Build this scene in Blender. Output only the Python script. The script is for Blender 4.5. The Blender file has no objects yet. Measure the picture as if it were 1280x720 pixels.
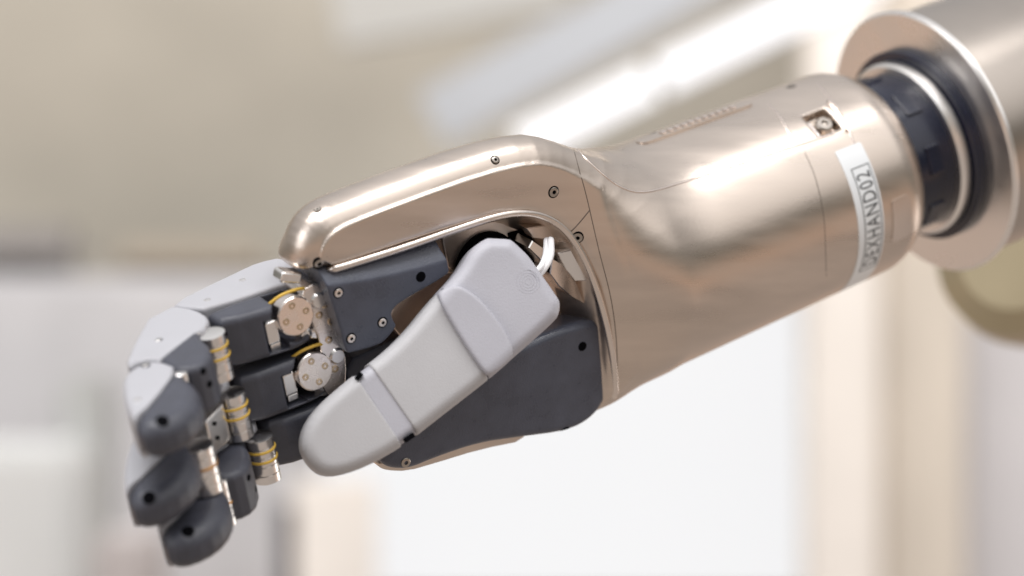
import bpy, math, random
import numpy as np
from mathutils import Matrix, Vector

random.seed(4)
sc = bpy.context.scene
COL = sc.collection

# ------------------------------------------------------------------ camera
ZC = 1.20                     # camera height, metres; the lens looks along +Y
cam_d = bpy.data.cameras.new("camera")
cam = bpy.data.objects.new("camera", cam_d); COL.objects.link(cam)
cam.location = (0, -1.0, ZC); cam.rotation_euler = (math.radians(90), 0, 0)
cam_d.sensor_width = 36; cam_d.lens = 84.375
cam_d.clip_start = 0.05; cam_d.clip_end = 200
cam_d.dof.use_dof = True; cam_d.dof.focus_distance = 0.935
cam_d.dof.aperture_fstop = 84.375 / 19.0
cam_d.dof.aperture_blades = 0
sc.camera = cam

# ------------------------------------------------------------------ world, lamps, exposure
wd = bpy.data.worlds.new("World"); sc.world = wd; wd.use_nodes = True
nt = wd.node_tree; nt.nodes.clear()
wo = nt.nodes.new("ShaderNodeOutputWorld"); bg = nt.nodes.new("ShaderNodeBackground")
tc = nt.nodes.new("ShaderNodeTexCoord"); sx = nt.nodes.new("ShaderNodeSeparateXYZ")
rp = nt.nodes.new("ShaderNodeValToRGB"); ma = nt.nodes.new("ShaderNodeMath"); ma.operation = 'MULTIPLY_ADD'
ma.inputs[1].default_value = .5; ma.inputs[2].default_value = .5
nt.links.new(tc.outputs["Generated"], sx.inputs[0]); nt.links.new(sx.outputs[2], ma.inputs[0])
nt.links.new(ma.outputs[0], rp.inputs[0]); nt.links.new(rp.outputs[0], bg.inputs[0]); nt.links.new(bg.outputs[0], wo.inputs[0])
el = rp.color_ramp.elements
el[0].position = .0; el[0].color = (.46, .39, .34, 1)
el[1].position = 1.; el[1].color = (.80, .80, .82, 1)
for p_, c_ in ((.24, (.40, .345, .31, 1)), (.31, (.42, .355, .315, 1)), (.34, (.76, .53, .40, 1)), (.39, (.52, .40, .325, 1)), (.45, (.22, .20, .17, 1)), (.51, (.17, .165, .145, 1)), (.64, (.40, .385, .375, 1)), (.80, (.60, .595, .60, 1))):  # warm and dark bands added to shape the reflections in the metal
    e_ = el.new(p_); e_.color = c_
bg.inputs[1].default_value = 1.04

def area(name, loc, target, sx_, sy_, power, col):
    l = bpy.data.lights.new(name, 'AREA'); l.shape = 'RECTANGLE'; l.size = sx_; l.size_y = sy_
    l.energy = power; l.color = col
    o = bpy.data.objects.new(name, l); COL.objects.link(o); o.location = loc
    d = Vector(target) - Vector(loc); o.rotation_euler = d.to_track_quat('-Z', 'Y').to_euler()
    return o
HC = (0.0, 0.0, ZC)
area("overhead_light", (-0.65, -1.0, 3.0), HC, 1.7, 0.6, 36, (1, .98, .97))
area("overhead_light", (0.60, -0.72, 2.9), HC, 0.9, 0.4, 10, (1, .98, .97))
area("window_fill_light", (1.6, -1.9, 2.7), HC, 2.8, 2.2, 15, (1, .98, .97))  # added area light for sheen on the palm plate; no window there
area("window_fill_light", (2.2, 1.2, 1.1), HC, 1.0, 1.4, 10, (1, .98, .96))
area("window_fill_light", (-2.2, -1.4, 1.7), HC, 1.4, 1.4, 15, (.94, .96, 1))  # cool soft fill from the left, source unseen

sc.view_settings.view_transform = 'Standard'; sc.view_settings.look = 'None'
sc.view_settings.exposure = 0.0; sc.view_settings.gamma = 1
sc.view_settings.use_curve_mapping = False
sc.render.engine = 'CYCLES'
sc.cycles.use_denoising = True
sc.cycles.max_bounces = 8; sc.cycles.glossy_bounces = 5
sc.cycles.sample_clamp_indirect = 6

# ------------------------------------------------------------------ frames (millimetres)
th, ph, rho = math.radians(25), math.radians(22), math.radians(28)
A = np.array([-math.cos(th)*math.cos(ph), -math.sin(th), -math.cos(th)*math.sin(ph)])  # wrist -> fingers
_c = np.array([0, -1, 0.]); N0 = _c - A*(A@_c); N0 /= np.linalg.norm(N0); B0 = np.cross(A, N0)
if B0[2] < 0: B0 = -B0
N = math.cos(rho)*N0 - math.sin(rho)*B0        # palm normal
B = math.cos(rho)*B0 + math.sin(rho)*N0        # across the palm, towards the index finger
CAM = np.array([0, -1000, 0.])
def ray(px, py): return np.array([(px-640)/3000, 1, (360-py)/3000])
def P(px, py, d): return CAM + ray(px, py)*(1000-d)
O = P(740, 350, 0)
R3 = np.stack([A, B, N])                       # rows: u, v, w
def uvw(p): return R3 @ (np.asarray(p) - O)
def world(q): return np.asarray(q, float) @ R3 + O
UC = uvw(CAM)
def onw(px, py, w):
    r = R3 @ ray(px, py); t = (w - UC[2])/r[2]; return UC + t*r
def onv(px, py, v):
    r = R3 @ ray(px, py); t = (v - UC[1])/r[1]; return UC + t*r
def uv(pts, w): return np.array([onw(x, y, w)[:2] for x, y in pts])

# ------------------------------------------------------------------ materials
MATS = {}
def mat(name, col, rough=.5, metal=0., var=.04, bump=.0, bscale=900., rvar=.05, emit=None, estr=0, coat=0., vscale=60., stretch=None, ior=1.5):
    m = bpy.data.materials.new(name); m.use_nodes = True; t = m.node_tree; b = t.nodes["Principled BSDF"]
    b.inputs["Metallic"].default_value = metal; b.inputs["Coat Weight"].default_value = coat
    b.inputs["IOR"].default_value = ior
    co = t.nodes.new("ShaderNodeTexCoord"); src = co.outputs["Object"]
    if stretch is not None:
        mp = t.nodes.new("ShaderNodeMapping"); mp.inputs["Scale"].default_value = stretch[0]; mp.inputs["Rotation"].default_value = stretch[1]
        mp.vector_type = 'TEXTURE' if len(stretch) > 2 else 'POINT'
        t.links.new(src, mp.inputs[0]); src = mp.outputs[0]
    n = t.nodes.new("ShaderNodeTexNoise"); n.inputs["Scale"].default_value = vscale; n.inputs["Detail"].default_value = 6
    t.links.new(src, n.inputs["Vector"])
    r = t.nodes.new("ShaderNodeValToRGB"); e = r.color_ramp.elements
    e[0].position = .3; e[1].position = .7
    e[0].color = [max(0, c*(1-var)) for c in col] + [1]; e[1].color = [min(1, c*(1+var)) for c in col] + [1]
    t.links.new(n.outputs["Fac"], r.inputs[0]); t.links.new(r.outputs[0], b.inputs["Base Color"])
    mr = t.nodes.new("ShaderNodeMapRange"); mr.inputs[1].default_value = .3; mr.inputs[2].default_value = .7
    mr.inputs[3].default_value = max(.02, rough-rvar); mr.inputs[4].default_value = min(1, rough+rvar)
    t.links.new(n.outputs["Fac"], mr.inputs[0]); t.links.new(mr.outputs[0], b.inputs["Roughness"])
    if bump:
        n2 = t.nodes.new("ShaderNodeTexNoise"); n2.inputs["Scale"].default_value = bscale; n2.inputs["Detail"].default_value = 3
        t.links.new(co.outputs["Object"], n2.inputs["Vector"])
        bp = t.nodes.new("ShaderNodeBump"); bp.inputs["Strength"].default_value = bump; bp.inputs["Distance"].default_value = .0004
        t.links.new(n2.outputs["Fac"], bp.inputs["Height"]); t.links.new(bp.outputs[0], b.inputs["Normal"])
    if emit:
        b.inputs["Emission Color"].default_value = (*emit, 1); b.inputs["Emission Strength"].default_value = estr
    MATS[name] = m; return m
mat("champagne_metal", (.66, .575, .505), .31, 1., .08, .07, 700, .07, vscale=18, stretch=((1, 1, 6), (.3, .9, .2)))
mat("champagne_rim", (.66, .585, .53), .36, 1., .05, .10, 2500, .05, vscale=40)
mat("lip_metal", (.76, .69, .635), .28, 1., .03, .04, 900, .05)
mat("lit_bronze_floor", (.90, .70, .57), .38, 1., .05, .06, 2000, .05)  # bronze recess floor, warm reflected light put into its colour
mat("arm_metal", (.47, .42, .375), .30, 1., .05, .06, 2500, .05, vscale=18)
mat("flange_metal", (.88, .85, .82), .30, 1., .03, .0, 900, .05)
mat("dark_plastic", (.070, .078, .106), .30, 0., .12, .35, 1500, .05, vscale=120)
mat("pad_rubber", (.055, .058, .075), .42, 0., .15, .4, 1500, .08, vscale=90)
mat("grey_shell", (.40, .40, .425), .42, 0., .025, .2, 2000, .04, vscale=50)
mat("lilac_plastic", (.455, .453, .468), .50, 0., .03, .3, 1800, .05, vscale=40)
mat("lilac_cap", (.43, .43, .475), .46, 0., .03, .3, 1800, .05, vscale=40)
mat("silver", (.82, .80, .78), .20, 1., .03, .0, 900, .06)
mat("machined", (.82, .76, .72), .25, 1., .06, .05, 1500, .08, vscale=150)
mat("brass", (.80, .55, .20), .28, 1., .06)
mat("dull_brass", (.62, .50, .36), .32, 1., .1)
mat("tendon", (.62, .40, .06), .45, 0., .15, .1, 1500)
mat("copper", (.66, .36, .14), .30, 1., .06)
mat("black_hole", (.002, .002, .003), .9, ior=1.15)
mat("screw_steel", (.42, .38, .34), .28, 1., .05)
mat("seam_dark", (.16, .13, .11), .5, .6)
mat("seam_light", (.86, .75, .68), .22, 1., .02)
mat("navy_anodised", (.004, .006, .020), .22, .0, .1, coat=.2)
mat("label_white", (.80, .83, .85), .45, 0., .02)
mat("label_ink", (.05, .055, .06), .5)
mat("cable_white", (.80, .80, .82), .4)

# ------------------------------------------------------------------ SDF helpers
def poly_sdf(px, py, V):
    V = np.asarray(V, float); n = len(V)
    d = None; s = None
    for i in range(n):
        a = V[i]; b = V[i-1]; ex, ey = b - a
        wx = px - a[0]; wy = py - a[1]
        q = np.clip((wx*ex + wy*ey)/max(ex*ex+ey*ey, 1e-9), 0, 1)
        dd = (wx-ex*q)**2 + (wy-ey*q)**2
        d = dd if d is None else np.minimum(d, dd)
        c1 = py >= a[1]; c2 = py < b[1]; c3 = ex*wy > ey*wx
        f = np.where((c1 & c2 & c3) | (~c1 & ~c2 & ~c3), -1., 1.)
        s = f if s is None else s*f
    return s*np.sqrt(d)
def rmax(a, b, r):            # intersection with a round fillet of radius r
    if r <= 0: return np.maximum(a, b)
    x = np.maximum(a+r, 0); y = np.maximum(b+r, 0)
    return np.minimum(np.maximum(a, b), -r) + np.sqrt(x*x+y*y) if False else np.minimum(np.maximum(a+r, b+r), 0) + np.sqrt(x*x+y*y) - r
def smin(a, b, k):
    h = np.clip(.5+.5*(b-a)/k, 0, 1); return b*(1-h)+a*h-k*h*(1-h)
def smax(a, b, k): return -smin(-a, -b, k)
def smooth_poly(V, it=2):     # Chaikin
    V = np.asarray(V, float)
    for _ in range(it):
        W_ = np.roll(V, -1, 0); V = np.stack([.75*V+.25*W_, .25*V+.75*W_], 1).reshape(-1, 2)
    return V

def surface_nets(f, lo, hi, h):
    ax = [np.arange(lo[i]-1.5*h, hi[i]+2.5*h, h) for i in range(3)]
    D = np.broadcast_to(f(ax[0][:, None, None], ax[1][None, :, None], ax[2][None, None, :]), [len(a) for a in ax]).astype(np.float32)
    S = D < 0; n = np.array(D.shape)
    off = [(i, j, k) for i in (0, 1) for j in (0, 1) for k in (0, 1)]
    sl = lambda o: tuple(slice(o[i], n[i]-1+o[i]) for i in range(3))
    cnt = sum(S[sl(o)].astype(np.int8) for o in off); act = (cnt > 0) & (cnt < 8)
    idx = np.argwhere(act); acc = np.zeros((len(idx), 3)); m = np.zeros(len(idx))
    for a in off:
        for ax_ in range(3):
            if a[ax_]: continue
            b = list(a); b[ax_] = 1
            da = D[tuple((idx+a).T)].astype(float); db = D[tuple((idx+b).T)].astype(float)
            c = (da < 0) != (db < 0); t = np.where(c, da/np.where(c, da-db, 1), 0)
            p = np.tile(np.array(a, float), (len(idx), 1)); p[:, ax_] += t
            acc += p*c[:, None]; m += c
    v = (idx + acc/m[:, None])*h + np.array([a[0] for a in ax])
    ids = -np.ones(act.shape, np.int64); ids[tuple(idx.T)] = np.arange(len(idx))
    F = []
    for ax_ in range(3):
        o = [0, 0, 0]; o[ax_] = 1
        s0 = S[tuple(slice(0, n[i]-o[i]) for i in range(3))]; s1 = S[tuple(slice(o[i], n[i]) for i in range(3))]
        e = np.argwhere(s0 != s1); b, c = (ax_+1) % 3, (ax_+2) % 3
        ok = (e[:, b] > 0) & (e[:, c] > 0) & (e[:, b] < n[b]-1) & (e[:, c] < n[c]-1); e = e[ok]
        def g(db, dc):
            q = e.copy(); q[:, b] += db; q[:, c] += dc; return ids[tuple(q.T)]
        quad = np.stack([g(-1, -1), g(0, -1), g(0, 0), g(-1, 0)], 1)
        fl = s0[tuple(e.T)]; quad[~fl] = quad[~fl][:, ::-1]; F.append(quad)
    F = np.concatenate(F)
    for _ in range(2):
        x, y, z = v.T; e = h*.25; d = f(x, y, z)
        g = np.stack([f(x+e, y, z)-f(x-e, y, z), f(x, y+e, z)-f(x, y-e, z), f(x, y, z+e)-f(x, y, z-e)], 1)/(2*e)
        st = (d/np.maximum((g*g).sum(1), .25))[:, None]*g
        l = np.linalg.norm(st, axis=1, keepdims=True); v = v - st*np.minimum(1, .4*h/np.maximum(l, 1e-9))
    return v, F

# ------------------------------------------------------------------ object helpers
def link(name, verts_mm, faces, material, parent=None, smooth=True, angle=None):
    me = bpy.data.meshes.new(name)
    co = np.asarray(verts_mm, float)/1000.0 + np.array([0, 0, ZC])
    base = co.mean(0); co = co - base
    if isinstance(faces, np.ndarray):
        nf = len(faces); k = faces.shape[1]
        me.vertices.add(len(co)); me.vertices.foreach_set("co", co.astype(np.float32).ravel())
        me.loops.add(nf*k); me.loops.foreach_set("vertex_index", faces.astype(np.int32).ravel())
        me.polygons.add(nf); me.polygons.foreach_set("loop_start", np.arange(0, nf*k, k, dtype=np.int32))
        me.update(calc_edges=True); me.validate()
    else:
        me.from_pydata([tuple(c) for c in co], [], faces)
    if smooth:
        me.polygons.foreach_set("use_smooth", [True]*len(me.polygons))
        if angle: 
            me.set_sharp_from_angle(angle=math.radians(angle))
    me.materials.append(MATS[material]); me.update()
    o = bpy.data.objects.new(name, me); COL.objects.link(o); o.location = base
    if parent is not None: adopt(o, parent)
    return o
def adopt(o, parent):
    bpy.context.view_layer.update()
    o.parent = parent; o.matrix_parent_inverse = parent.matrix_world.inverted()
def empty(name, loc_mm, label, cat):
    o = bpy.data.objects.new(name, None); COL.objects.link(o); o.empty_display_size = .05
    o.location = np.asarray(loc_mm)/1000.0 + np.array([0, 0, ZC]); o["label"] = label; o["category"] = cat
    bpy.context.view_layer.update(); return o
def sdf_obj(name, f, lo, hi, h, material, parent, frame=None, angle=None):
    v, F = surface_nets(f, lo, hi, h)
    X, o_ = (R3, O) if frame is None else frame
    vw = v @ X + o_
    if np.linalg.det(X) < 0: F = F[:, ::-1]
    return link(name, vw, F, material, parent, True, angle)
def basis(n, hint=(0, 0, 1)):
    n = np.asarray(n, float); n = n/np.linalg.norm(n); hint = np.asarray(hint, float)
    if abs(n@hint)/np.linalg.norm(hint) > .95: hint = np.array([1., 0, 0])
    x = np.cross(hint, n); x /= np.linalg.norm(x); return x, np.cross(n, x), n
def lathe(name, base, axis, prof, material, parent, seg=32, angle=35):
    x, y, n = basis(axis); vs = []; fs = []
    for r, z in prof:
        for k in range(seg):
            a = 2*math.pi*k/seg; vs.append(base + n*z + r*(x*math.cos(a)+y*math.sin(a)))
    for i in range(len(prof)-1):
        for k in range(seg):
            k2 = (k+1) % seg; fs.append((i*seg+k, i*seg+k2, (i+1)*seg+k2, (i+1)*seg+k))
    fs.append(tuple(range(seg))[::-1]); fs.append(tuple((len(prof)-1)*seg+k for k in range(seg)))
    return link(name, vs, fs, material, parent, True, angle)
def tube(name, pts, r, material, parent, seg=10, closed=False):
    pts = np.asarray(pts, float); vs = []; fs = []; n = len(pts)
    prev = None
    for i in range(n):
        t = (pts[(i+1) % n]-pts[i-1]) if closed else (pts[min(i+1, n-1)]-pts[max(i-1, 0)])
        t /= np.linalg.norm(t)
        x = np.cross((0, 0, 1) if prev is None else np.cross(t, prev), t) if False else None
        if prev is None:
            x, y, _ = basis(t)
        else:
            x = prev - t*(prev@t); x /= np.linalg.norm(x); y = np.cross(t, x)
        prev = x
        for k in range(seg):
            a = 2*math.pi*k/seg; vs.append(pts[i]+r*(x*math.cos(a)+y*math.sin(a)))
    for i in range(n if closed else n-1):
        i2 = (i+1) % n
        for k in range(seg):
            k2 = (k+1) % seg; fs.append((i*seg+k, i*seg+k2, i2*seg+k2, i2*seg+k))
    if not closed:
        fs.append(tuple(range(seg))[::-1]); fs.append(tuple((n-1)*seg+k for k in range(seg)))
    return link(name, vs, fs, material, parent)
def prism(name, pts, direction, thick, material, parent, bevel=.4):
    """planar outline (world mm) with a chamfered front edge, thickness behind it"""
    pts = np.asarray(pts, float); d = np.asarray(direction, float); d /= np.linalg.norm(d); n = len(pts); c = pts.mean(0)
    def inset(k):
        l = np.linalg.norm(pts-c, axis=1, keepdims=True); return c+(pts-c)*(1-k/np.maximum(l, 1e-6))
    rings = [inset(bevel), pts-d*bevel, pts-d*thick]
    vs = np.concatenate(rings); fs = []
    for i in range(2):
        for k in range(n):
            k2 = (k+1) % n; fs.append((i*n+k, i*n+k2, (i+1)*n+k2, (i+1)*n+k))
    fs.append(tuple(range(n))[::-1]); fs.append(tuple(2*n+k for k in range(n)))
    # orient outward
    nn = np.cross(pts[1]-pts[0], pts[2]-pts[1])
    ar = sum(np.cross(pts[k]-c, pts[(k+1) % n]-c) for k in range(n))
    if ar@d > 0: fs = [tuple(reversed(f)) for f in fs]
    return link(name, vs, fs, material, parent, True, 30)
def box(name, c, ax, ay, az, hx, hy, hz, material, parent, bev=.5):
    """chamfered box, half sizes hx hy hz along unit axes"""
    ax, ay, az = [np.asarray(a, float)/np.linalg.norm(a) for a in (ax, ay, az)]
    def f(x, y, z):
        r = bev; qx, qy, qz = abs(x)-hx+r, abs(y)-hy+r, abs(z)-hz+r
        return np.sqrt(np.maximum(qx, 0)**2+np.maximum(qy, 0)**2+np.maximum(qz, 0)**2)+np.minimum(np.maximum(qx, np.maximum(qy, qz)), 0)-r
    m = max(hx, hy, hz)
    X = np.stack([ax, ay, az])
    return sdf_obj(name, f, (-hx, -hy, -hz), (hx, hy, hz), max(m/14, .22), material, parent, (X, np.asarray(c, float)))
def hit(f, px, py, t0=780, t1=1250):
    """first surface point of an SDF in the hand frame seen along the ray of a pixel"""
    r = ray(px, py); rn = np.linalg.norm(r); t = t0
    for _ in range(200):
        q = uvw(CAM + r*t); d = float(f(*[np.array(c) for c in q]))
        if abs(d) < .02: break
        t += d*.7/rn
        if t > t1: return None
    e = .4; g = np.array([float(f(*[np.array(q[j]+(e if j == i else 0)) for j in range(3)])-f(*[np.array(q[j]-(e if j == i else 0)) for j in range(3)])) for i in range(3)])
    g /= np.linalg.norm(g); return world(q), g @ R3
def catmull(pts, n=8):
    p = np.asarray(pts, float); out = []
    q = np.vstack([2*p[0]-p[1], p, 2*p[-1]-p[-2]])
    for i in range(1, len(q)-2):
        for k in range(n):
            t = k/n; out.append(.5*((2*q[i])+(-q[i-1]+q[i+1])*t+(2*q[i-1]-5*q[i]+4*q[i+1]-q[i+2])*t*t+(-q[i-1]+3*q[i]-3*q[i+1]+q[i+2])*t**3))
    out.append(p[-1]); return np.array(out)
def ribbon(name, f, pxs, half, lift, material, parent, n=8):
    """narrow strip lying on the surface (seam or engraved line)"""
    H = [hit(f, x, y) for x, y in catmull(pxs, n)]; H = [h_ for h_ in H if h_ is not None]
    pts = np.array([h_[0] for h_ in H]); nn = np.array([h_[1] for h_ in H]); vs = []; fs = []
    for i in range(len(pts)):
        t = pts[min(i+1, len(pts)-1)]-pts[max(i-1, 0)]; s = np.cross(nn[i], t); s /= np.linalg.norm(s)
        for a, b in ((-half, -.4), (-half*.8, lift), (half*.8, lift), (half, -.4)): vs.append(pts[i]+s*a+nn[i]*b)
    for i in range(len(pts)-1):
        for k in range(3): fs.append((i*4+k, i*4+k+1, (i+1)*4+k+1, (i+1)*4+k))
    return link(name, vs, fs, material, parent)
def screw(p, n, r, parent, material="screw_steel", head=.55, name="screw", dark=True):
    """pan head in a dark counterbore with a hex socket"""
    n = np.asarray(n)/np.linalg.norm(n)
    s = lathe(name, p, n, [(r*1.25, -.8), (r*1.25, .06), (r*1.02, .06), (r*1.0, -.3)] if False else [(r, -.8), (r, head*.6), (r*.82, head), (r*.42, head), (r*.36, head-.5*r), (.05, head-.55*r)], material, parent, 24, 40)
    return s
def bore(p, n, r, parent, name="bore"):
    return lathe(name, p, n, [(r, -1.2), (r, .05), (r*.9, .07), (.05, .07)], "black_hole", parent, 24, 40)  # black disc on the surface; the hole's dark depth is only its colour

# ================================================================== ROBOT HAND
hand = empty("robot_hand", world((-60, 0, -50)), "champagne metal robot hand with dark palm plates, three curled fingers and a pale thumb", "robot hand")

# ---------------- housing: forearm barrel flowing into the palm shell
HP = 32.0
_op = np.array([(-4, 50), (16, 74), (40, 85.5), (112, 86.5), (128, 85), (138, 76), (141, 62.5), (131, 60), (127, -26), (62, -41), (42, -44), (20, -45), (8, -40), (0, -24), (-4, 0)])
_op = smooth_poly(_op, 2)
_rec = np.array([(190, 64.5), (133, 63.8), (80, 61), (56, 59.5), (42, 55.5), (30.5, 47), (23, 34), (19, 18), (17.5, 0), (19, -22), (21, -40), (22, -70), (190, -70)])
def f_forearm(u, v, w):
    Rr = 46.3 + .018*(u+130)
    d = np.sqrt((v-1.2)**2+w*w) - Rr
    return rmax(rmax(d, -150.-u, 17.), u-8., 26.)
def f_shell(u, v, w):
    p = poly_sdf(u, v, _op)
    back = 1. - .55*np.clip(74.-v, 0, 46) + .25*np.clip(-v, 0, 46)
    body = rmax(rmax(p, w-HP+.7, 11.), (back-w)*.92, 18.)
    rim = rmax(np.maximum(p+7.5, 10.-u), np.abs(w-HP+2.5)-2.5, .9)
    return np.minimum(body, rim)
def f_outer(u, v, w):
    t = np.clip((v+25)/50, 0, 1); return smin(f_forearm(u, v, w), f_shell(u, v, w), 30.+10.*t*t*(3-2*t))
_lp = uvw(hit(f_forearm, 1028, 152)[0]); _la = math.atan2(_lp[1]-1.2, _lp[2])
def f_house(u, v, w):
    d = f_outer(u, v, w)
    rad = (v-1.2)*math.sin(_la)+w*math.cos(_la); tan = (v-1.2)*math.cos(_la)-w*math.sin(_la)
    d = rmax(d, -np.maximum(np.maximum(np.abs(u-_lp[0])-6.2, np.abs(tan)-6.0), 41.5-rad), .6)
    d = smax(d, (w-HP)*1. + 0*u + np.clip((10.-u)/1.0, 0, 60)*1., 2.) if False else d
    rc = np.maximum(poly_sdf(u, v, _rec) + .6*np.clip(HP-w, 0, 40)*np.clip((75.-u)/30., 0, 1), 9.-w)
    return rmax(d, -rc, 3.0)
housing = sdf_obj("housing", f_house, (-166, -52, -52), (151, 92, 52), 1.0, "champagne_metal", hand)

# screws on the housing
for x, y, r in ((619, 200, 1.5), (692, 240, 2.0), (399, 329, 2.0), (722, 297, 2.0), (397, 262, 1.1), (989, 108, 1.7), (818, 167, 1.6)):
    h_ = hit(f_house, x, y)
    if h_ is None: continue
    bore(h_[0]-h_[1]*.03, h_[1], r*1.25, housing, "counterbore")
    screw(h_[0], h_[1], r, housing, head=.5)
# seams
ribbon("seam", f_house, [(715, 178), (722, 205), (733, 245), (748, 310), (763, 370), (770, 420), (772, 470)], .22, .03, "seam_dark", housing)
ribbon("seam", f_house, [(737, 263), (722, 281), (710, 293)], .3, .03, "seam_dark", housing)
ribbon("seam", f_house, [(722, 187), (745, 210), (775, 233), (805, 240), (850, 229), (920, 207), (1000, 181), (1043, 167)], .55, .2, "seam_light", housing)
ribbon("seam", f_house, [(1006, 190), (1020, 225), (1030, 275), (1033, 345)], .2, .03, "seam_dark", housing)
ribbon("seam", f_house, [(960, 130), (975, 146), (990, 172)], .5, .15, "seam_light", housing)
ribbon("seam", f_house, [(1021, 104), (1040, 126), (1056, 152), (1068, 180)], .5, .15, "seam_light", housing)

def bead(pxs, r, sink):
    H = [hit(f_outer, x, y) for x, y in catmull(pxs, 8)]
    return tube("recess_lip", [h_[0]-h_[1]*sink for h_ in H if h_ is not None], r, "lip_metal", housing, 14)
bead([(410, 340), (500, 312), (570, 288), (620, 272), (655, 267), (685, 273), (710, 291), (730, 322), (746, 362), (759, 408), (767, 450), (770, 486), (768, 497)], 1.6, 1.0)

# recessed latch window near the end of the barrel
hp, hn = hit(f_forearm, 1028, 152)
lathe("latch_knob", world(_lp)-hn*5-A*1.8, hn, [(3.9, -1), (3.9, 2.6), (3.2, 3.3), (1.5, 3.3), (1.2, 2.2), (.1, 2.0)], "screw_steel", housing, 24)
box("latch_plate", world(_lp)-hn*5+A*4.2, A, np.cross(hn, A), hn, 1.6, 4.6, 1.6, "machined", housing, .3)
tube("latch_rim", np.array([hit(f_forearm, *p)[0]+hit(f_forearm, *p)[1]*.2 for p in catmull([(1035, 127), (1048, 143), (1059, 165)], 6)]), .7, "seam_light", housing)

# embossed strip along the top of the barrel
def cyl(u, a, R):  # point on the barrel: a degrees from the palm normal towards the index side
    a = math.radians(a); return world((u, 1.2+R*math.sin(a), R*math.cos(a)))
def RB(u): return 46.3+.018*(u+130)
def strip(name, u0, u1, a0, a1, lift, thick, material, parent, rnd=1.6, nu=16, na=16):
    """rounded rectangle wrapped round the barrel; u along the barrel, a degrees"""
    R = 46.5; wa = math.radians(a1-a0)*R; wu = u1-u0; rr = min(rnd, wa/2.01, wu/2.01); out = []
    for cx, cy, s in ((wu-rr, wa-rr, 0), (rr, wa-rr, 90), (rr, rr, 180), (wu-rr, rr, 270)):
        for k in range(7):
            t = math.radians(s+15*k); out.append((cx+rr*math.cos(t), cy+rr*math.sin(t)))
    # grid of rows along a, edges follow the outline width
    vs = []; fs = []; ys = sorted(set([round(o[1], 4) for o in out]) | set(np.linspace(0, wa, na)))
    O2 = np.array(out)
    def span(y):
        xs = []
        for i in range(len(O2)):
            p, q = O2[i], O2[i-1]
            if min(p[1], q[1])-1e-3 <= y <= max(p[1], q[1])+1e-3:
                if abs(p[1]-q[1]) < 1e-3: xs += [p[0], q[0]]
                else: xs.append(p[0]+(q[0]-p[0])*(y-p[1])/(q[1]-p[1]))
        return min(xs), max(xs)
    for y in ys:
        x0, x1 = span(y); a = a0+math.degrees(y/R)
        for x, l in ((x0, lift-thick), (x0, lift), (x1, lift), (x1, lift-thick)):
            vs.append(cyl(u0+x, a, RB(u0+x)+l))
    for i in range(len(ys)-1):
        for k in range(3): fs.append((i*4+k, i*4+k+1, i*4+k+5, i*4+k+4))
    fs.append((0, 1, 2, 3)); fs.append(tuple(len(vs)-4+k for k in (3, 2, 1, 0)))
    return link(name, vs, fs, material, parent, True, 30)
emb = strip("embossed_plate", -92, -34, 91, 99.5, .8, 1.5, "champagne_metal", housing, 3.)
for k in range(11):
    strip("embossed_mark", -84+k*3.6, -84+k*3.6+2.2, 93.4, 97.4, 1.35, 1., "seam_light", emb, .5)

# name label wrapped round the barrel with its lettering
lab = strip("name_label", -118, -104.2, -52, 41, .25, .5, "label_white", housing, .8, na=60)
def text_on_barrel(txt, u_c, a0, a1, hgt, parent):
    cu = bpy.data.curves.new("t", 'FONT'); cu.body = txt; cu.size = 1; cu.space_character = 1.15; cu.resolution_u = 3
    to = bpy.data.objects.new("t", cu); COL.objects.link(to); bpy.context.view_layer.update()
    me = bpy.data.meshes.new_from_object(to.evaluated_get(bpy.context.evaluated_depsgraph_get()))
    co = np.array([v.co[:] for v in me.vertices]); fc = [tuple(p.vertices) for p in me.polygons]
    bpy.data.objects.remove(to); bpy.data.curves.remove(cu); bpy.data.meshes.remove(me)
    x0, x1 = co[:, 0].min(), co[:, 0].max(); y0, y1 = co[:, 1].min(), co[:, 1].max()
    # reads upwards: text x -> angle, letter tops -> towards the hand (+u)
    vs = [cyl(u_c+(c[1]-(y0+y1)/2)/(y1-y0)*hgt, a0+(c[0]-x0)/(x1-x0)*(a1-a0), RB(u_c)+.36) for c in co]
    return link("lettering", vs, fc, "label_ink", parent, False)
text_on_barrel("DEXHAND02", -112.2, -29, 26, 7.2, lab)
for (u0, u1, a0, a1) in ((-117.0, -116.6, -32.5, 29.5), (-107.9, -107.5, -32.5, 29.5), (-116.6, -107.9, 29, 29.5), (-116.6, -107.9, -32.5, -32)):
    strip("label_border", u0, u1, a0, a1, .36, .2, "label_ink", lab, .05, na=40)
# notch plate at the barrel end
strip("end_notch", -133, -123, -20, 6, .35, 1.5, "champagne_rim", housing, 2.)

# ---------------- palm plates
def plate_obj(name, pxs, w_top, w_bot, r, material, dome=0., chamfer=None, h=.7, sm=1):
    V = uv(pxs, w_top); V = smooth_poly(V, sm) if sm else V
    c = V.mean(0)
    def f(u, v, w):
        d = rmax(poly_sdf(u, v, V), w-w_top, r)
        if chamfer is not None:
            d = rmax(d, chamfer(u, v, w), .5)
        return np.maximum(d, w_bot-w)
    o = sdf_obj(name, f, (V[:, 0].min(), V[:, 1].min(), w_bot), (V[:, 0].max(), V[:, 1].max(), w_top), h, material, hand)
    return o, f
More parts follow.
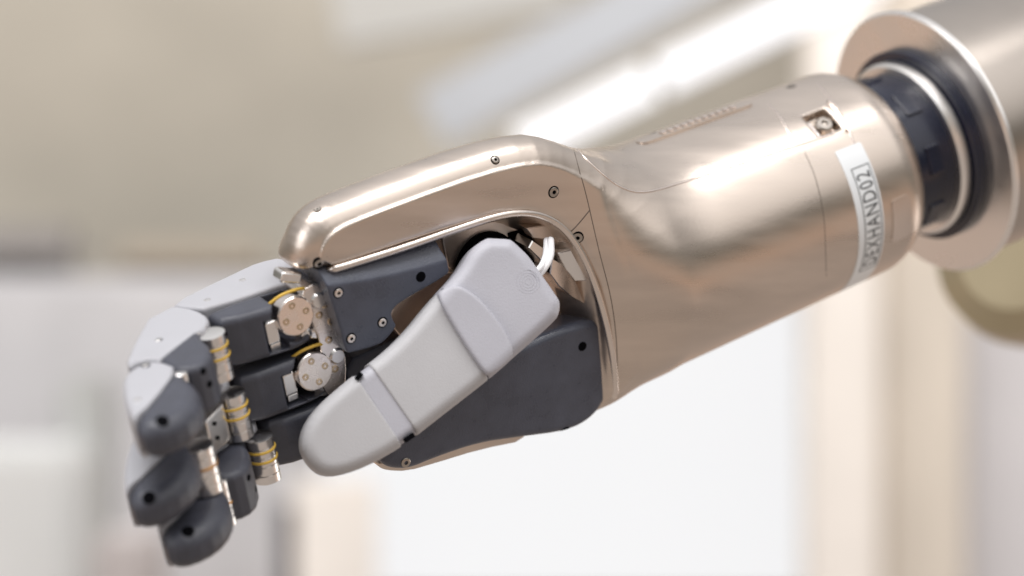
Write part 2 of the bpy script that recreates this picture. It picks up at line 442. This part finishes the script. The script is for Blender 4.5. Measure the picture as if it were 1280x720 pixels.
# upper plate: flat front, long sloping shoulder along the rim
_e0 = onw(404, 358, 34)[:2]; _e1 = onw(556, 326, 34)[:2]
def ch(u, v, w):
    # shallow barrel slope rising away from the shoulder line
    t = np.clip((u-_e1[0])/(_e0[0]-_e1[0]), -.3, 1.3); line = _e1[1]+(_e0[1]-_e1[1])*t - 5*np.clip(t*(1-t), -.2, .3)
    return (v-line)*.66+(w-34)*.75
p1, fp1 = plate_obj("palm_plate", [(404, 343), (406, 342), (545, 294), (552, 298), (562, 336), (560, 344), (500, 378), (489, 390), (491, 400), (497, 408), (480, 428), (466, 434), (440, 441), (433, 441), (426, 410)], 34, 8, .6, "dark_plastic", chamfer=ch, h=.6, sm=1)
for x, y in ((423, 366), (478, 403), (439, 423)):
    h_ = hit(fp1, x, y)
    bore(h_[0], h_[1], 2.2, p1, "counterbore"); screw(h_[0], h_[1], 1.65, p1, "machined", .55)
h_ = hit(fp1, 526, 346); bore(h_[0], h_[1], 2.1, p1)
p2, fp2 = plate_obj("palm_plate", [(432, 452), (470, 436), (520, 410), (560, 440), (500, 520), (436, 500)], 17, 8, .6, "dark_plastic", sm=1)
p3, fp3 = plate_obj("palm_plate", [(600, 455), (640, 440), (690, 416), (735, 402), (759, 401), (765, 425), (764, 470), (760, 500), (742, 525), (712, 541), (650, 549), (600, 556), (545, 575), (515, 588), (492, 588), (480, 582), (478, 572), (520, 530)], 31, 6, 3.2, "dark_plastic", h=.8, sm=2)
for x, y in ((728, 433), (706, 537)):
    h_ = hit(fp3, x, y)
    if h_: bore(h_[0], h_[1], 2.0, p3)
h_ = hit(fp3, 507, 578)
if h_: screw(h_[0], h_[1], 2.0, p3)
p4, fp4 = plate_obj("palm_edge", [(474, 578), (500, 566), (560, 545), (650, 532), (660, 551), (600, 563), (545, 580), (510, 590), (484, 589), (475, 585)], 25, 2, 1.2, "champagne_metal", h=.8, sm=1)

# ---------------- thumb joint metal in the recess
_q = onw(612, 334, 20)
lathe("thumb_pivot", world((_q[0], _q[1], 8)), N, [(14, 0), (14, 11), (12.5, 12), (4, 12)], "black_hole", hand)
plate_obj("recess_floor", [(552, 296), (600, 278), (650, 270), (690, 282), (660, 340), (575, 350), (560, 335)], 17, 8, .8, "champagne_rim", sm=0)
plate_obj("recess_floor", [(484, 400), (492, 380), (560, 340), (585, 345), (560, 390), (500, 420)], 24, 8, .6, "lit_bronze_floor", sm=0)
plate_obj("gap_shade", [(636, 292), (665, 284), (690, 286), (706, 304), (694, 326), (660, 330), (640, 312)], 18, 8, .5, "black_hole", sm=0)  # black block; the darkness of the gap is put into its colour
def facet(pxs, w, th_, material, tilt=0.):
    pts = np.array([world(onw(x, y, w)) for x, y in pxs]); c = pts.mean(0)
    pts = pts+np.array([((p-c)@A)*tilt for p in pts])[:, None]*N
    return prism("thumb_bracket", pts, N, th_, material, hand, .5)
facet([(688, 322), (702, 330), (724, 356), (735, 382), (716, 372), (696, 356), (684, 340)], 30, 12, "machined", .3)
facet([(700, 318), (716, 311), (727, 330), (732, 350), (720, 352), (708, 338)], 29, 12, "silver", -.3)
facet([(664, 300), (684, 312), (696, 330), (690, 342), (672, 322), (658, 308)], 29, 11, "silver", .3)
facet([(655, 284), (688, 281), (708, 296), (700, 306), (684, 300), (664, 296)], 27, 6, "champagne_rim", .2)
plate_obj("recess_floor", [(672, 330), (705, 300), (732, 330), (752, 385), (757, 400), (700, 412), (672, 420)], 17, 8, .8, "lit_bronze_floor", sm=1)

# ---------------- thumb
Pt0, Pt1 = P(660, 372, 92), P(400, 556, 112)
T = Pt1-Pt0; T /= np.linalg.norm(T)
S_ = np.array([-.57, -.02, .82]); S_ -= T*(S_@T); S_ /= np.linalg.norm(S_)
Q = np.cross(T, S_); 
if Q[1] > 0: Q = -Q
X3 = np.stack([T, S_, Q])
def tl(px, py):
    r = ray(px, py); t = ((Pt0-CAM)@Q)/(r@Q); return X3 @ (CAM+t*r-Pt0)
def tpoly(pxs, sm=1):
    V = np.array([tl(x, y)[:2] for x, y in pxs]); return smooth_poly(V, sm) if sm else V
_tb = tpoly([(610, 296), (616, 296), (638, 297), (643, 299), (660, 315), (666, 322), (698, 368), (703, 376), (702, 390), (697, 400), (640, 450), (618, 470), (560, 515), (500, 562), (445, 590), (408, 597), (386, 580), (375, 552), (390, 515), (440, 471), (500, 425), (546, 368), (575, 338), (592, 308)], 2)
def f_thumb(t, s, q):
    d = poly_sdf(t, s, _tb)
    # back side slimmer towards the tip
    return rmax(rmax(d, q, 5.), -30.-q+np.clip((t-20)*.08, 0, 10), 9.)
def tline(a, b):
    a = tl(*a)[:2]; b = tl(*b)[:2]; e = b-a; n = np.array([e[1], -e[0]]); n /= np.linalg.norm(n)
    if n[0] < 0: n = -n
    return lambda t, s: (t-a[0])*n[0]+(s-a[1])*n[1]      # positive towards the tip
L0 = tline((548, 366), (610, 470)); L1 = tline((444, 468), (501, 553)); L2 = tline((463, 456), (521, 540))
tlo = (_tb[:, 0].min(), _tb[:, 1].min(), -31); thi = (_tb[:, 0].max(), _tb[:, 1].max(), .5)
FT = (X3, Pt0)
thumb = sdf_obj("thumb", lambda t, s, q: rmax(rmax(f_thumb(t, s, q), -L0(t, s)+.0, .4), L2(t, s), .4), tlo, thi, .8, "lilac_plastic", hand, FT)
thumb["label"] = "pale lilac grey thumb lying across the palm"
sdf_obj("thumb_base", lambda t, s, q: rmax(f_thumb(t, s, q), L0(t, s)+.5, .4), tlo, thi, .8, "lilac_cap", thumb, FT)
sdf_obj("thumb_tip", lambda t, s, q: rmax(f_thumb(t, s, q), -L1(t, s), .4), tlo, thi, .8, "lilac_plastic", thumb, FT)
sdf_obj("thumb_joint", lambda t, s, q: np.maximum(np.maximum(f_thumb(t, s, q)+.7, -L2(t, s)-.6), L1(t, s)-.6), tlo, thi, .8, "lilac_cap", thumb, FT)
_cap = tpoly([(545, 372), (552, 360), (572, 356), (600, 374), (630, 412), (642, 440), (636, 454), (612, 471), (604, 466), (578, 428)], 2)
sdf_obj("thumb_cap", lambda t, s, q: np.maximum(rmax(rmax(poly_sdf(t, s, _cap), f_thumb(t, s, q)-3.0, 1.2), -12-q, .5), -f_thumb(t, s, q)-4), (_cap[:, 0].min(), _cap[:, 1].min(), -12), (_cap[:, 0].max(), _cap[:, 1].max(), 3.5), .6, "lilac_cap", thumb, FT)
# circular mark rings on the base block
for k in range(4):
    c0 = tl(660, 352); rr = 1.2+k*1.1
    tube("ring_mark", [Pt0+np.array([c0[0]+rr*math.cos(a), c0[1]+rr*math.sin(a), -.02]) @ X3 for a in np.linspace(0, 2*math.pi, 25)[:-1]], .1, "lilac_cap", thumb, 6, True)
# slits beside the joint band and the cap
for a, b in (((452, 466), (446, 474)), ((506, 551), (518, 543)), ((552, 362), (557, 366))):
    pa, pb = tl(*a), tl(*b); m_ = (pa+pb)/2; d_ = pb-pa; L_ = np.linalg.norm(d_)/2
    box("slit", Pt0+np.array([m_[0], m_[1], -1.2]) @ X3, d_ @ X3, np.cross(Q, d_ @ X3), Q, L_, .9, 1.6, "black_hole", thumb, .3)
# white cable and its sleeve behind the thumb base
tube("cable", catmull([P(688, 300, 60), P(688, 318, 72), P(682, 332, 78), P(672, 345, 80)], 6), 1.5, "cable_white", thumb)
tube("cable", catmull([P(683, 300, 58), P(682, 318, 72), P(677, 332, 80), P(668, 342, 82)], 6), 1.2, "cable_white", thumb)

# ---------------- fingers
VT, FW = 55.5, 21.8           # radial side of the index finger, finger width
prox_poly = np.array([(181, 1), (180.5, .6), (175, -3.2), (174, -3.7), (149, -11.2), (147, -11.9), (139, -14), (128, -12), (128, 12), (172.5, 12.8), (176, 9)])
prox_pad = np.array([(134, 13.2), (173.5, 13.6), (174.5, 20), (172.5, 26.5), (150, 28.5), (142, 27), (134, 22)])
# middle and end links: one rounded body each, split along a line into grey shell and dark pad
mid_body = np.array([(181, 1), (182, 1.3), (192.5, 5), (193.5, 5.4), (194.2, 6.4), (206, 21.5), (217.5, 39.5), (209.5, 37.5), (204.5, 42), (204.5, 53), (198.5, 57.5), (190.5, 55), (185.6, 45), (185, 32), (180, 28), (175.2, 21), (176, 10)])
mid_front = np.array([(178, 29), (185.5, 30.2), (194, 35.6), (206, 43.5), (210, 90), (150, 90)])
dist_body = np.array([(208.5, 38.3), (217, 41), (222, 47), (228.5, 65), (231.5, 79), (230, 85.5), (222.5, 88), (212, 84.5), (204.5, 76), (201, 65), (201.6, 50), (204, 42)])
dist_front = np.array([(196, 47), (203, 50.5), (207, 57.5), (215, 66), (224, 74.5), (236, 82), (250, 120), (170, 120)])
def bend(poly, deg):
    a = math.radians(deg); c = np.array([180., 20.]); q = poly-c
    return c+np.stack([q[:, 0]*math.cos(a)+q[:, 1]*math.sin(a), -q[:, 0]*math.sin(a)+q[:, 1]*math.cos(a)], 1)
LEAN = [0., 0.]         # sideways lean per mm and root offset of the finger being built
def finger_piece(name, poly, vt, fw, r, du, dw, material, parent, sm=1, h=.55, cut=None, taper=0., front=None, side=1):
    ln = LEAN[0]; FR = None if front is None else front+np.array([du, dw])
    V = smooth_poly(poly+np.array([du, dw]), sm)
    def f(u, v, w):
        v = v - ln*(u-du-135)
        d2 = poly_sdf(u, w, V)
        hw = fw/2
        if taper: hw = hw - taper*np.clip((w-(V[:, 1].min()))/(V[:, 1].max()-V[:, 1].min()), 0, 1)**2
        d = rmax(d2, np.abs(v-(vt-fw/2))-hw, r)
        if FR is not None: d = rmax(d, side*poly_sdf(u, w, FR)+.12, .35)
        if cut is not None: d = cut(d, u, v, w)
        return d
    o = sdf_obj(name, f, (V[:, 0].min(), vt-fw-1, V[:, 1].min()), (V[:, 0].max(), vt+max(ln*110, 0), V[:, 1].max()), h, material, parent)
    return o, f
def rollerset(vt, fw, u, w, r, parent, rings=(.28, .5), ringmat="tendon", name="joint_roller"):
    vt = vt + LEAN[0]*(u-135-LEAN[1]); L_ = fw*.86; b0 = world((u, vt-fw*.07, w)); prof = []; n = 5
    z = 0
    for k in range(n):
        z0 = L_*k/n; z1 = L_*(k+1)/n; prof += [(r*.86, z0), (r, z0+.25), (r, z1-.25), (r*.86, z1)]
    ro = lathe(name, b0, -B, prof, "silver", parent, 28, 35)
    for t in rings:
        lathe("tendon_wrap", b0-B*(L_*t-.8), -B, [(r*.8, 0), (r*1.05, .15), (r*1.08, .6), (r*1.05, 1.05), (r*.8, 1.2)], ringmat, parent, 28)
    return ro
def front_hit(f, u, v, up=60):
    """surface point straight down the palm normal"""
    w = up
    for _ in range(200):
        d = float(f(np.array(u), np.array(v), np.array(w)))
        if abs(d) < .02 or w < -60: break
        w -= d*.6
    e = .3; g = []
    for i in range(3):
        a = [u, v, w]; b = [u, v, w]; a[i] += e; b[i] -= e
        g.append(float(f(*map(np.array, a)))-float(f(*map(np.array, b))))
    g = np.array(g); g /= np.linalg.norm(g); return world((u, v, w)), g @ R3

FINGERS = [("index", VT, 0, 0, 0), ("middle", VT-22.8, -2.5, 0, 9), ("ring", VT-46, -9.5, 0, 8)]
LAB = {"index": "finger beside the palm rim with grey side plates showing", "middle": "finger between two others, bare silver joint showing", "ring": "finger behind the thumb tip, mostly dark pads showing"}
for nm, vt, du, dw, bd in FINGERS:
    LEAN[:] = [{'index': .06, 'middle': -.005, 'ring': .03}[nm], du]
    def bp_(u, w): return bend(np.array([[u, w]], float), bd)[0]+np.array([du, dw])
    fg, ff = finger_piece("finger", prox_poly, vt, FW, 1.5, du, dw, "grey_shell", hand)
    fg["label"] = LAB[nm]
    vc = vt-FW/2
    _dc = onw(*((369, 395) if nm == 'index' else (393, 464) if nm == 'middle' else (425, 540)), 26)
    def cutp(d, u, v, w, vt=vt, du=du, dc=_dc):
        d = np.maximum(d, -np.maximum(np.sqrt((u-dc[0])**2+(v-dc[1])**2)-10.6, 15-w))      # pocket with the silver block, open towards the knuckle
        pk = np.maximum(np.maximum(np.abs(u-(153.5+du))-4.2, np.abs(v-(vt-12.5))-7.), 19-w)
        return np.maximum(d, -pk)
    pp, fpp = finger_piece("proximal_pad", prox_pad, vt-.6, FW-1.2, 3.2, du, dw, "pad_rubber", fg, cut=cutp)
    box("silver_block", world((154+du, vt-11, 22.5)), A, B, N, 2.6, 4.6, 3.2, "silver", fg, .7)
    box("silver_block", world((153.5+du, vt-17.3, 22)), A, B, N, 2.2, 1.4, 2.8, "silver", fg, .4)
    for x, y in {'index': ((278, 418), (295, 463)), 'middle': ((322, 537),), 'ring': ((368, 590),)}[nm]:
        h_ = hit(fpp, x, y)
        if h_: bore(h_[0], h_[1], 1.5, fg)
    rollerset(vt, FW, 180+du, 31+dw, 5.4, fg)
    mp, fmp = finger_piece("middle_shell", bend(mid_body, bd), vt, FW-1.8, 1.6, du, dw, "grey_shell", fg, front=bend(mid_front, bd), side=-1)
    if nm == "middle":
        box("silver_block", world((bp_(190, 39)[0], vt-10, bp_(190, 39)[1])), A*.8+N*.6, B, N*.8-A*.6, 7, 7.5, 3.5, "silver", fg, .6)
        box("silver_block", world((bp_(196, 47)[0], vt-15, bp_(196, 47)[1])), A*.7+N*.7, B, N*.7-A*.7, 4, 6, 2.4, "silver", fg, .5)
        rollerset(vt-1, FW, 203.5, 57, 5.8, fg, (.42,), "copper")
    else:
        md, fmd = finger_piece("middle_pad", bend(mid_body, bd), vt, FW-1.8, 3., du, dw, "pad_rubber", fg, h=.5, front=bend(mid_front, bd))
        for x, y in {'index': ((254, 464), (262, 480)), 'ring': ((311, 597), (320, 611))}[nm]:
            h_ = hit(fmd, x, y)
            if h_: bore(h_[0], h_[1], 1.3, fg)
        rollerset(vt, FW, *bp_(202.5, 54), 4.4 if nm == 'ring' else 2.6, fg, (.5,), "copper")
    ds, fds = finger_piece("fingertip_shell", bend(dist_body, bd), vt-.4, FW-4.6, 3.0, du, dw, "grey_shell", fg, front=bend(dist_front, bd), side=-1, h=.5)
    dp, fdp = finger_piece("fingertip_pad", bend(dist_body, bd), vt-.8, FW-5.4, 6.2, du, dw, "pad_rubber", fg, h=.5, front=bend(dist_front, bd), taper=1.2)
    for x, y in {'index': ((203, 526),), 'middle': ((186, 622),), 'ring': ((235, 664),)}[nm]:
        h_ = hit(fdp, x, y)
        if h_: bore(h_[0], h_[1], 2.3, fg)
    _l = lambda u: LEAN[0]*(u-du-135)
    for (uu, ww, bb, hx, hy, hz, mt) in ((184, 27, 1.6, 4.5, .9, 2.6, "silver"), (184, 27, 19.8, 4.5, .9, 2.6, "silver"), (203, 51, 3.5, 2.4, 1.6, 2.6, "silver"), (203.5, 50, 15, 2.2, 2.4, 2.2, "machined")):
        q = bp_(uu, ww); box("joint_link", world((q[0], vt-bb+_l(q[0]), q[1])), A*.8+N*.6, B, N*.8-A*.6, hx, hy, hz, mt, fg, .5)
    if nm == "middle":
        for bb in (6, 12):
            q = bp_(188.5, 43.2); bore(world((q[0], vt-bb, q[1])), N*.8-A*.6, .8, fg)
    if nm == "index":
        for x, y in ((259, 375), (303, 350)):
            q = onv(x, y, vt+1); screw(world(onv(x, y, vt+_l(q[0]))), B, 1.3, fg, "silver", .2)
        for x, y in ((198, 425), (182, 456)):
            q = world(onv(x, y, vt+_l(onv(x, y, vt+2)[0]))); bore(q, B, 1.6, fg, "counterbore"); screw(q, B, 1.25, fg, "silver", .35)
        q = world(onv(172, 500, vt+_l(onv(172, 500, vt+3)[0])-.4)); screw(q, B, 1.4, fg, "silver", .3)

# ---------------- knuckle brackets
for k, (x, y) in enumerate(((369, 395), (393, 464))):
    c = world(onw(x, y, 27)); kn = N*.93-A*.05+B*.1; kn /= np.linalg.norm(kn)
    d = lathe("knuckle_disc", c-kn*5, kn, [(7.6, 0), (7.6, 5.2), (7.1, 5.7), (2, 5.7)], "machined", hand, 40)
    xx, yy, _ = basis(kn)
    for j in range(4):
        a = math.radians(28+90*j); s = lathe("disc_screw", c+kn*.7+4.5*(xx*math.cos(a)+yy*math.sin(a)), kn, [(1.35, -.3), (1.35, .2), (1.0, .3), (.6, .3), (.5, -.2), (.1, -.2)], "dull_brass", d, 18)
    q = onw(x, y, 25)
    tube("tendon", catmull([world((q[0]+9, q[1]+8, 24)), world((q[0]+4, q[1]+10.6, 26)), world((q[0]-3, q[1]+10.5, 26)), world((q[0]-8, q[1]+8, 24))], 6), .65, "tendon", hand)
    box("knuckle_link", world((q[0]-2, q[1]+15, 21)), A*.9+B*.4, B*.9-A*.4, N, 4.5, 2.2, 4, "silver", hand, 1.2)
    lathe("knuckle_pin", world((q[0]-10, q[1]+3, 16)), N, [(3.4, 0), (3.4, 10), (2.6, 11), (.3, 11)], "silver", hand, 20)
    lathe("knuckle_pin", world((q[0]-8, q[1]-9, 14)), N*.8+A*.5, [(3.6, 0), (3.6, 11), (2.8, 12), (.3, 12)], "silver", hand, 20)
br, fbr = plate_obj("knuckle_bracket", [(376, 364), (396, 352), (406, 364), (412, 388), (420, 415), (432, 438), (434, 470), (430, 492), (412, 500), (398, 470), (402, 440), (394, 410), (384, 390)], 26, 10, .8, "machined", h=.6, sm=1)
for x, y in ((399, 394), (406, 381), (414, 402), (419, 461), (411, 425)):
    h_ = hit(fbr, x, y)
    if h_: screw(h_[0], h_[1], 1.5, br, "dull_brass", .3)

# ================================================================== ROBOT ARM
arm = empty("robotic_manipulator", world((-400, 0, 0)), "champagne robot arm link with a thin flange and dark coupling behind the hand", "robot arm")
def ring_obj(name, u0, u1, R, material, bev=.8, inner=None, seg=96):
    prof = [(R-bev, 0), (R, bev), (R, u0-u1-bev), (R-bev, u0-u1)]
    return lathe(name, world((u0, 1.2, 0)), -A, prof, material, arm, seg, 30)
ring_obj("coupling", -142, -172, 35.5, "navy_anodised", 1.2)
for k in range(8):
    a = 2*math.pi*k/8+.25
    box("coupling_lug", world((-158, 1.2+35.0*math.sin(a), 35.0*math.cos(a))), A, B*math.cos(a)-N*math.sin(a), B*math.sin(a)+N*math.cos(a), 4.0, 6.5, 1.1, "navy_anodised", arm, .6)
ring_obj("collar_ring", -168, -174, 40, "flange_metal", 1.5)
ring_obj("dark_spacer", -173.5, -178.6, 44, "navy_anodised", .5)
ring_obj("flange", -178, -182, 61, "flange_metal", 1.2)
ring_obj("arm_link", -181.5, -520, 57.5, "arm_metal", 2)

# ================================================================== BACKGROUND
def tagged(o, label, cat): o["label"] = label; o["category"] = cat; return o
def bgbox(name, x0, x1, z0, z1, y0, y1, material, bevel=.01):
    """box given in metres"""
    import bmesh
    bm = bmesh.new(); bmesh.ops.create_cube(bm, size=1)
    for v in bm.verts: v.co = ((x0+x1)/2+v.co.x*(x1-x0), (y0+y1)/2+v.co.y*(y1-y0), (z0+z1)/2+v.co.z*(z1-z0))
    if bevel: bmesh.ops.bevel(bm, geom=bm.edges[:], offset=bevel, segments=2, affect='EDGES')
    me = bpy.data.meshes.new(name); bm.to_mesh(me); bm.free(); me.materials.append(MATS[material])
    o = bpy.data.objects.new(name, me); COL.objects.link(o); return o
K = 1.8
def far(Y): return (1+Y)*K-1
def bx(px, y): return (px-640)/3000*(1+y)
def bz(py, y): return ZC+(360-py)/3000*(1+y)
mat("tan_wall", (.45, .418, .362), .9, 0, .2, vscale=.7)
mat("grey_panel", (.56, .555, .575), .8, 0, .08, vscale=3)
mat("pale_panel", (.68, .69, .69), .8, 0, .06, vscale=3)
mat("dark_panel", (.30, .28, .27), .8, 0, .1, vscale=3)
mat("cream_column", (.90, .85, .80), .8, 0, .05, vscale=3)
mat("beige_column", (.72, .655, .575), .8, 0, .06, vscale=3)
mat("blue_beam", (.42, .44, .475), .7, 0, .05, vscale=3)
mat("black_post", (.06, .05, .06), .6)
mat("olive", (.42, .36, .24), .4, .6, .08, vscale=8)
mat("window_glow", (.1, .1, .1), .5, 0, .01, emit=(.93, .935, .95), estr=.88)
mat("lamp_glow", (.3, .3, .3), .5, 0, .01, emit=(.97, .97, 1.), estr=1.25)
mat("sage", (.45, .455, .45), .8)
mat("rose", (.52, .48, .475), .8)
mat("white_panel", (.74, .73, .76), .8, 0, .04, vscale=3)
mat("brown_box", (.40, .35, .29), .8)
mat("warm_beam", (.43, .425, .41), .8)
mat("brown_patch", (.38, .27, .17), .8)
mat("floor_tan", (.45, .36, .28), .7, 0, .08, vscale=4)

def bgpx(name, x0, x1, y0, y1, Y, depth, material, label, cat, bevel=.01, z0=None):
    Y = far(Y)
    """box whose front face at distance Y (m behind the hand) covers the given picture span"""
    o = bgbox(name, bx(x0, Y), bx(x1, Y), bz(y1, Y) if z0 is None else z0, bz(y0, Y), Y, Y+depth, material, bevel)
    return tagged(o, label, cat)
w_ = bgbox("wall", -7, 7, -.5, 5, far(4.0), far(4.0)+.1, "tan_wall", 0); w_["kind"] = "structure"
bgpx("cabinet", -700, 385, 345, 0, 3.3, .5, "grey_panel", "blurred grey cabinet against the tan wall", "cabinet", .03, 0)
bgpx("shelf_box", -500, 110, 280, 350, 3.4, .3, "dark_panel", "blurred dark box standing on the grey cabinet", "box", .08)
bgpx("gradient_box", 125, 345, 300, 350, 3.5, .3, "brown_box", "blurred low brown box carrying the dark gradient on above the grey cabinet", "box", .06)  # brown box added to carry the dark gradient further right
bgpx("locker", -400, 95, 560, 0, 2.7, .4, "pale_panel", "blurred pale locker in front of the grey cabinet", "locker", .03, 0)
bgpx("bin", 70, 130, 470, 0, 2.9, .25, "sage", "blurred grey green bin beside the pale locker", "bin", .03, 0)
bgpx("crate", 115, 190, 672, 0, 2.5, .3, "rose", "blurred rose coloured crate low beside the pale locker", "crate", .02, 0)
bgpx("post", 348, 368, 632, 0, 2.6, .03, "black_post", "blurred thin black post before the bright window", "post", .004, 0)
bgpx("cream_panel", 366, 470, 600, 0, 3.0, .05, "cream_column", "blurred cream panel beside the thin black post", "panel", .01, 0)
win = bgpx("window", 385, 1014, 330, 0, 3.6, .06, "window_glow", "large overexposed white window below the robot hand", "window", .01, .15)
bgpx("column", 1014, 1102, -800, 0, 3.2, .3, "cream_column", "blurred cream column beside the bright window", "column", .02, 0)
bgpx("pillar", 1102, 1208, -800, 0, 3.3, .3, "beige_column", "blurred darker beige pillar next to the cream column", "pillar", .02, 0)
bgpx("partition", 1208, 1700, 300, 0, 3.5, .1, "white_panel", "blurred light grey partition right of the beige pillar", "partition", .02, 0)
def bar(name, a, b, wd_, hg, material, parent=None):
    """long box between two points in metres; wd_ across the view, hg along the view"""
    a, b = np.array(a), np.array(b); d = b-a; L_ = np.linalg.norm(d); d /= L_
    up = np.cross(d, (0, 1, 0)); up /= np.linalg.norm(up); bk = np.cross(up, d); vs = []
    for t in (a, b):
        for s1, s2 in ((-1, -1), (1, -1), (1, 1), (-1, 1)): vs.append((t+up*s1*wd_/2+bk*s2*hg/2-np.array([0, 0, ZC]))*1000)
    fs = [(0, 1, 2, 3), (7, 6, 5, 4), (0, 4, 5, 1), (1, 5, 6, 2), (2, 6, 7, 3), (3, 7, 4, 0)]
    return link(name, vs, fs, material, parent, False)
def pm(px, py, Y):
    Y = far(Y); return (bx(px, Y), Y, bz(py, Y))
def lamp(a, b, label):
    pa, pb = pm(*a), pm(*b); e = bpy.data.objects.new("tube_lamp", None); COL.objects.link(e); e.location = pa
    e["label"] = label; e["category"] = "lamp"; e["group"] = "tube lamps in a row"; bpy.context.view_layer.update()
    bar("diffuser", pa, pb, .085, .04, "lamp_glow", e)
    off = np.array([0, .05, .0]); bar("lamp_body", np.array(pa)+off, np.array(pb)+off, .09, .05, "blue_beam", e)
lamp((655, 180, 2.4), (806, 104, 2.2), "glowing white tube lamp end showing above the knuckle side of the hand")
lamp((834, 91, 2.2), (1330, -152, 1.6), "long glowing white tube lamp passing behind the forearm and flange")
tagged(bar("ceiling_beam", pm(540, 150, 2.9), pm(980, -90, 2.9), .17, .1, "blue_beam"), "blurred pale blue grey beam running above the tube lamps", "beam")
tagged(bar("ceiling_beam", pm(420, 20, 3.2), pm(700, -30, 3.2), .2, .1, "warm_beam"), "blurred short grey beam along the top of the tan wall", "beam")
tagged(bar("wall_patch", pm(570, 118, 3.5), pm(665, 90, 3.5), .12, .05, "brown_patch"), "blurred brown board below the pale blue beam", "patch")  # brown slab standing for a darker part of the wall
# rear shoulder of the robot, far behind the flange
lathe("shoulder", np.array([bx(1290, .45)*1000, 450, (bz(345, .45)-ZC)*1000]), np.array([-.3, -.9, .1]), [(30, 0), (44, 8), (46, 40), (44, 90), (30, 100)], "olive", arm, 48)
area("overhead_light", (-.3, 3.6, 4.6), (-.3, 8, 1.0), 7.0, .8, 280, (1, .97, .93))  # added lamp, out of view, to brighten the back wall

bpy.context.view_layer.update()
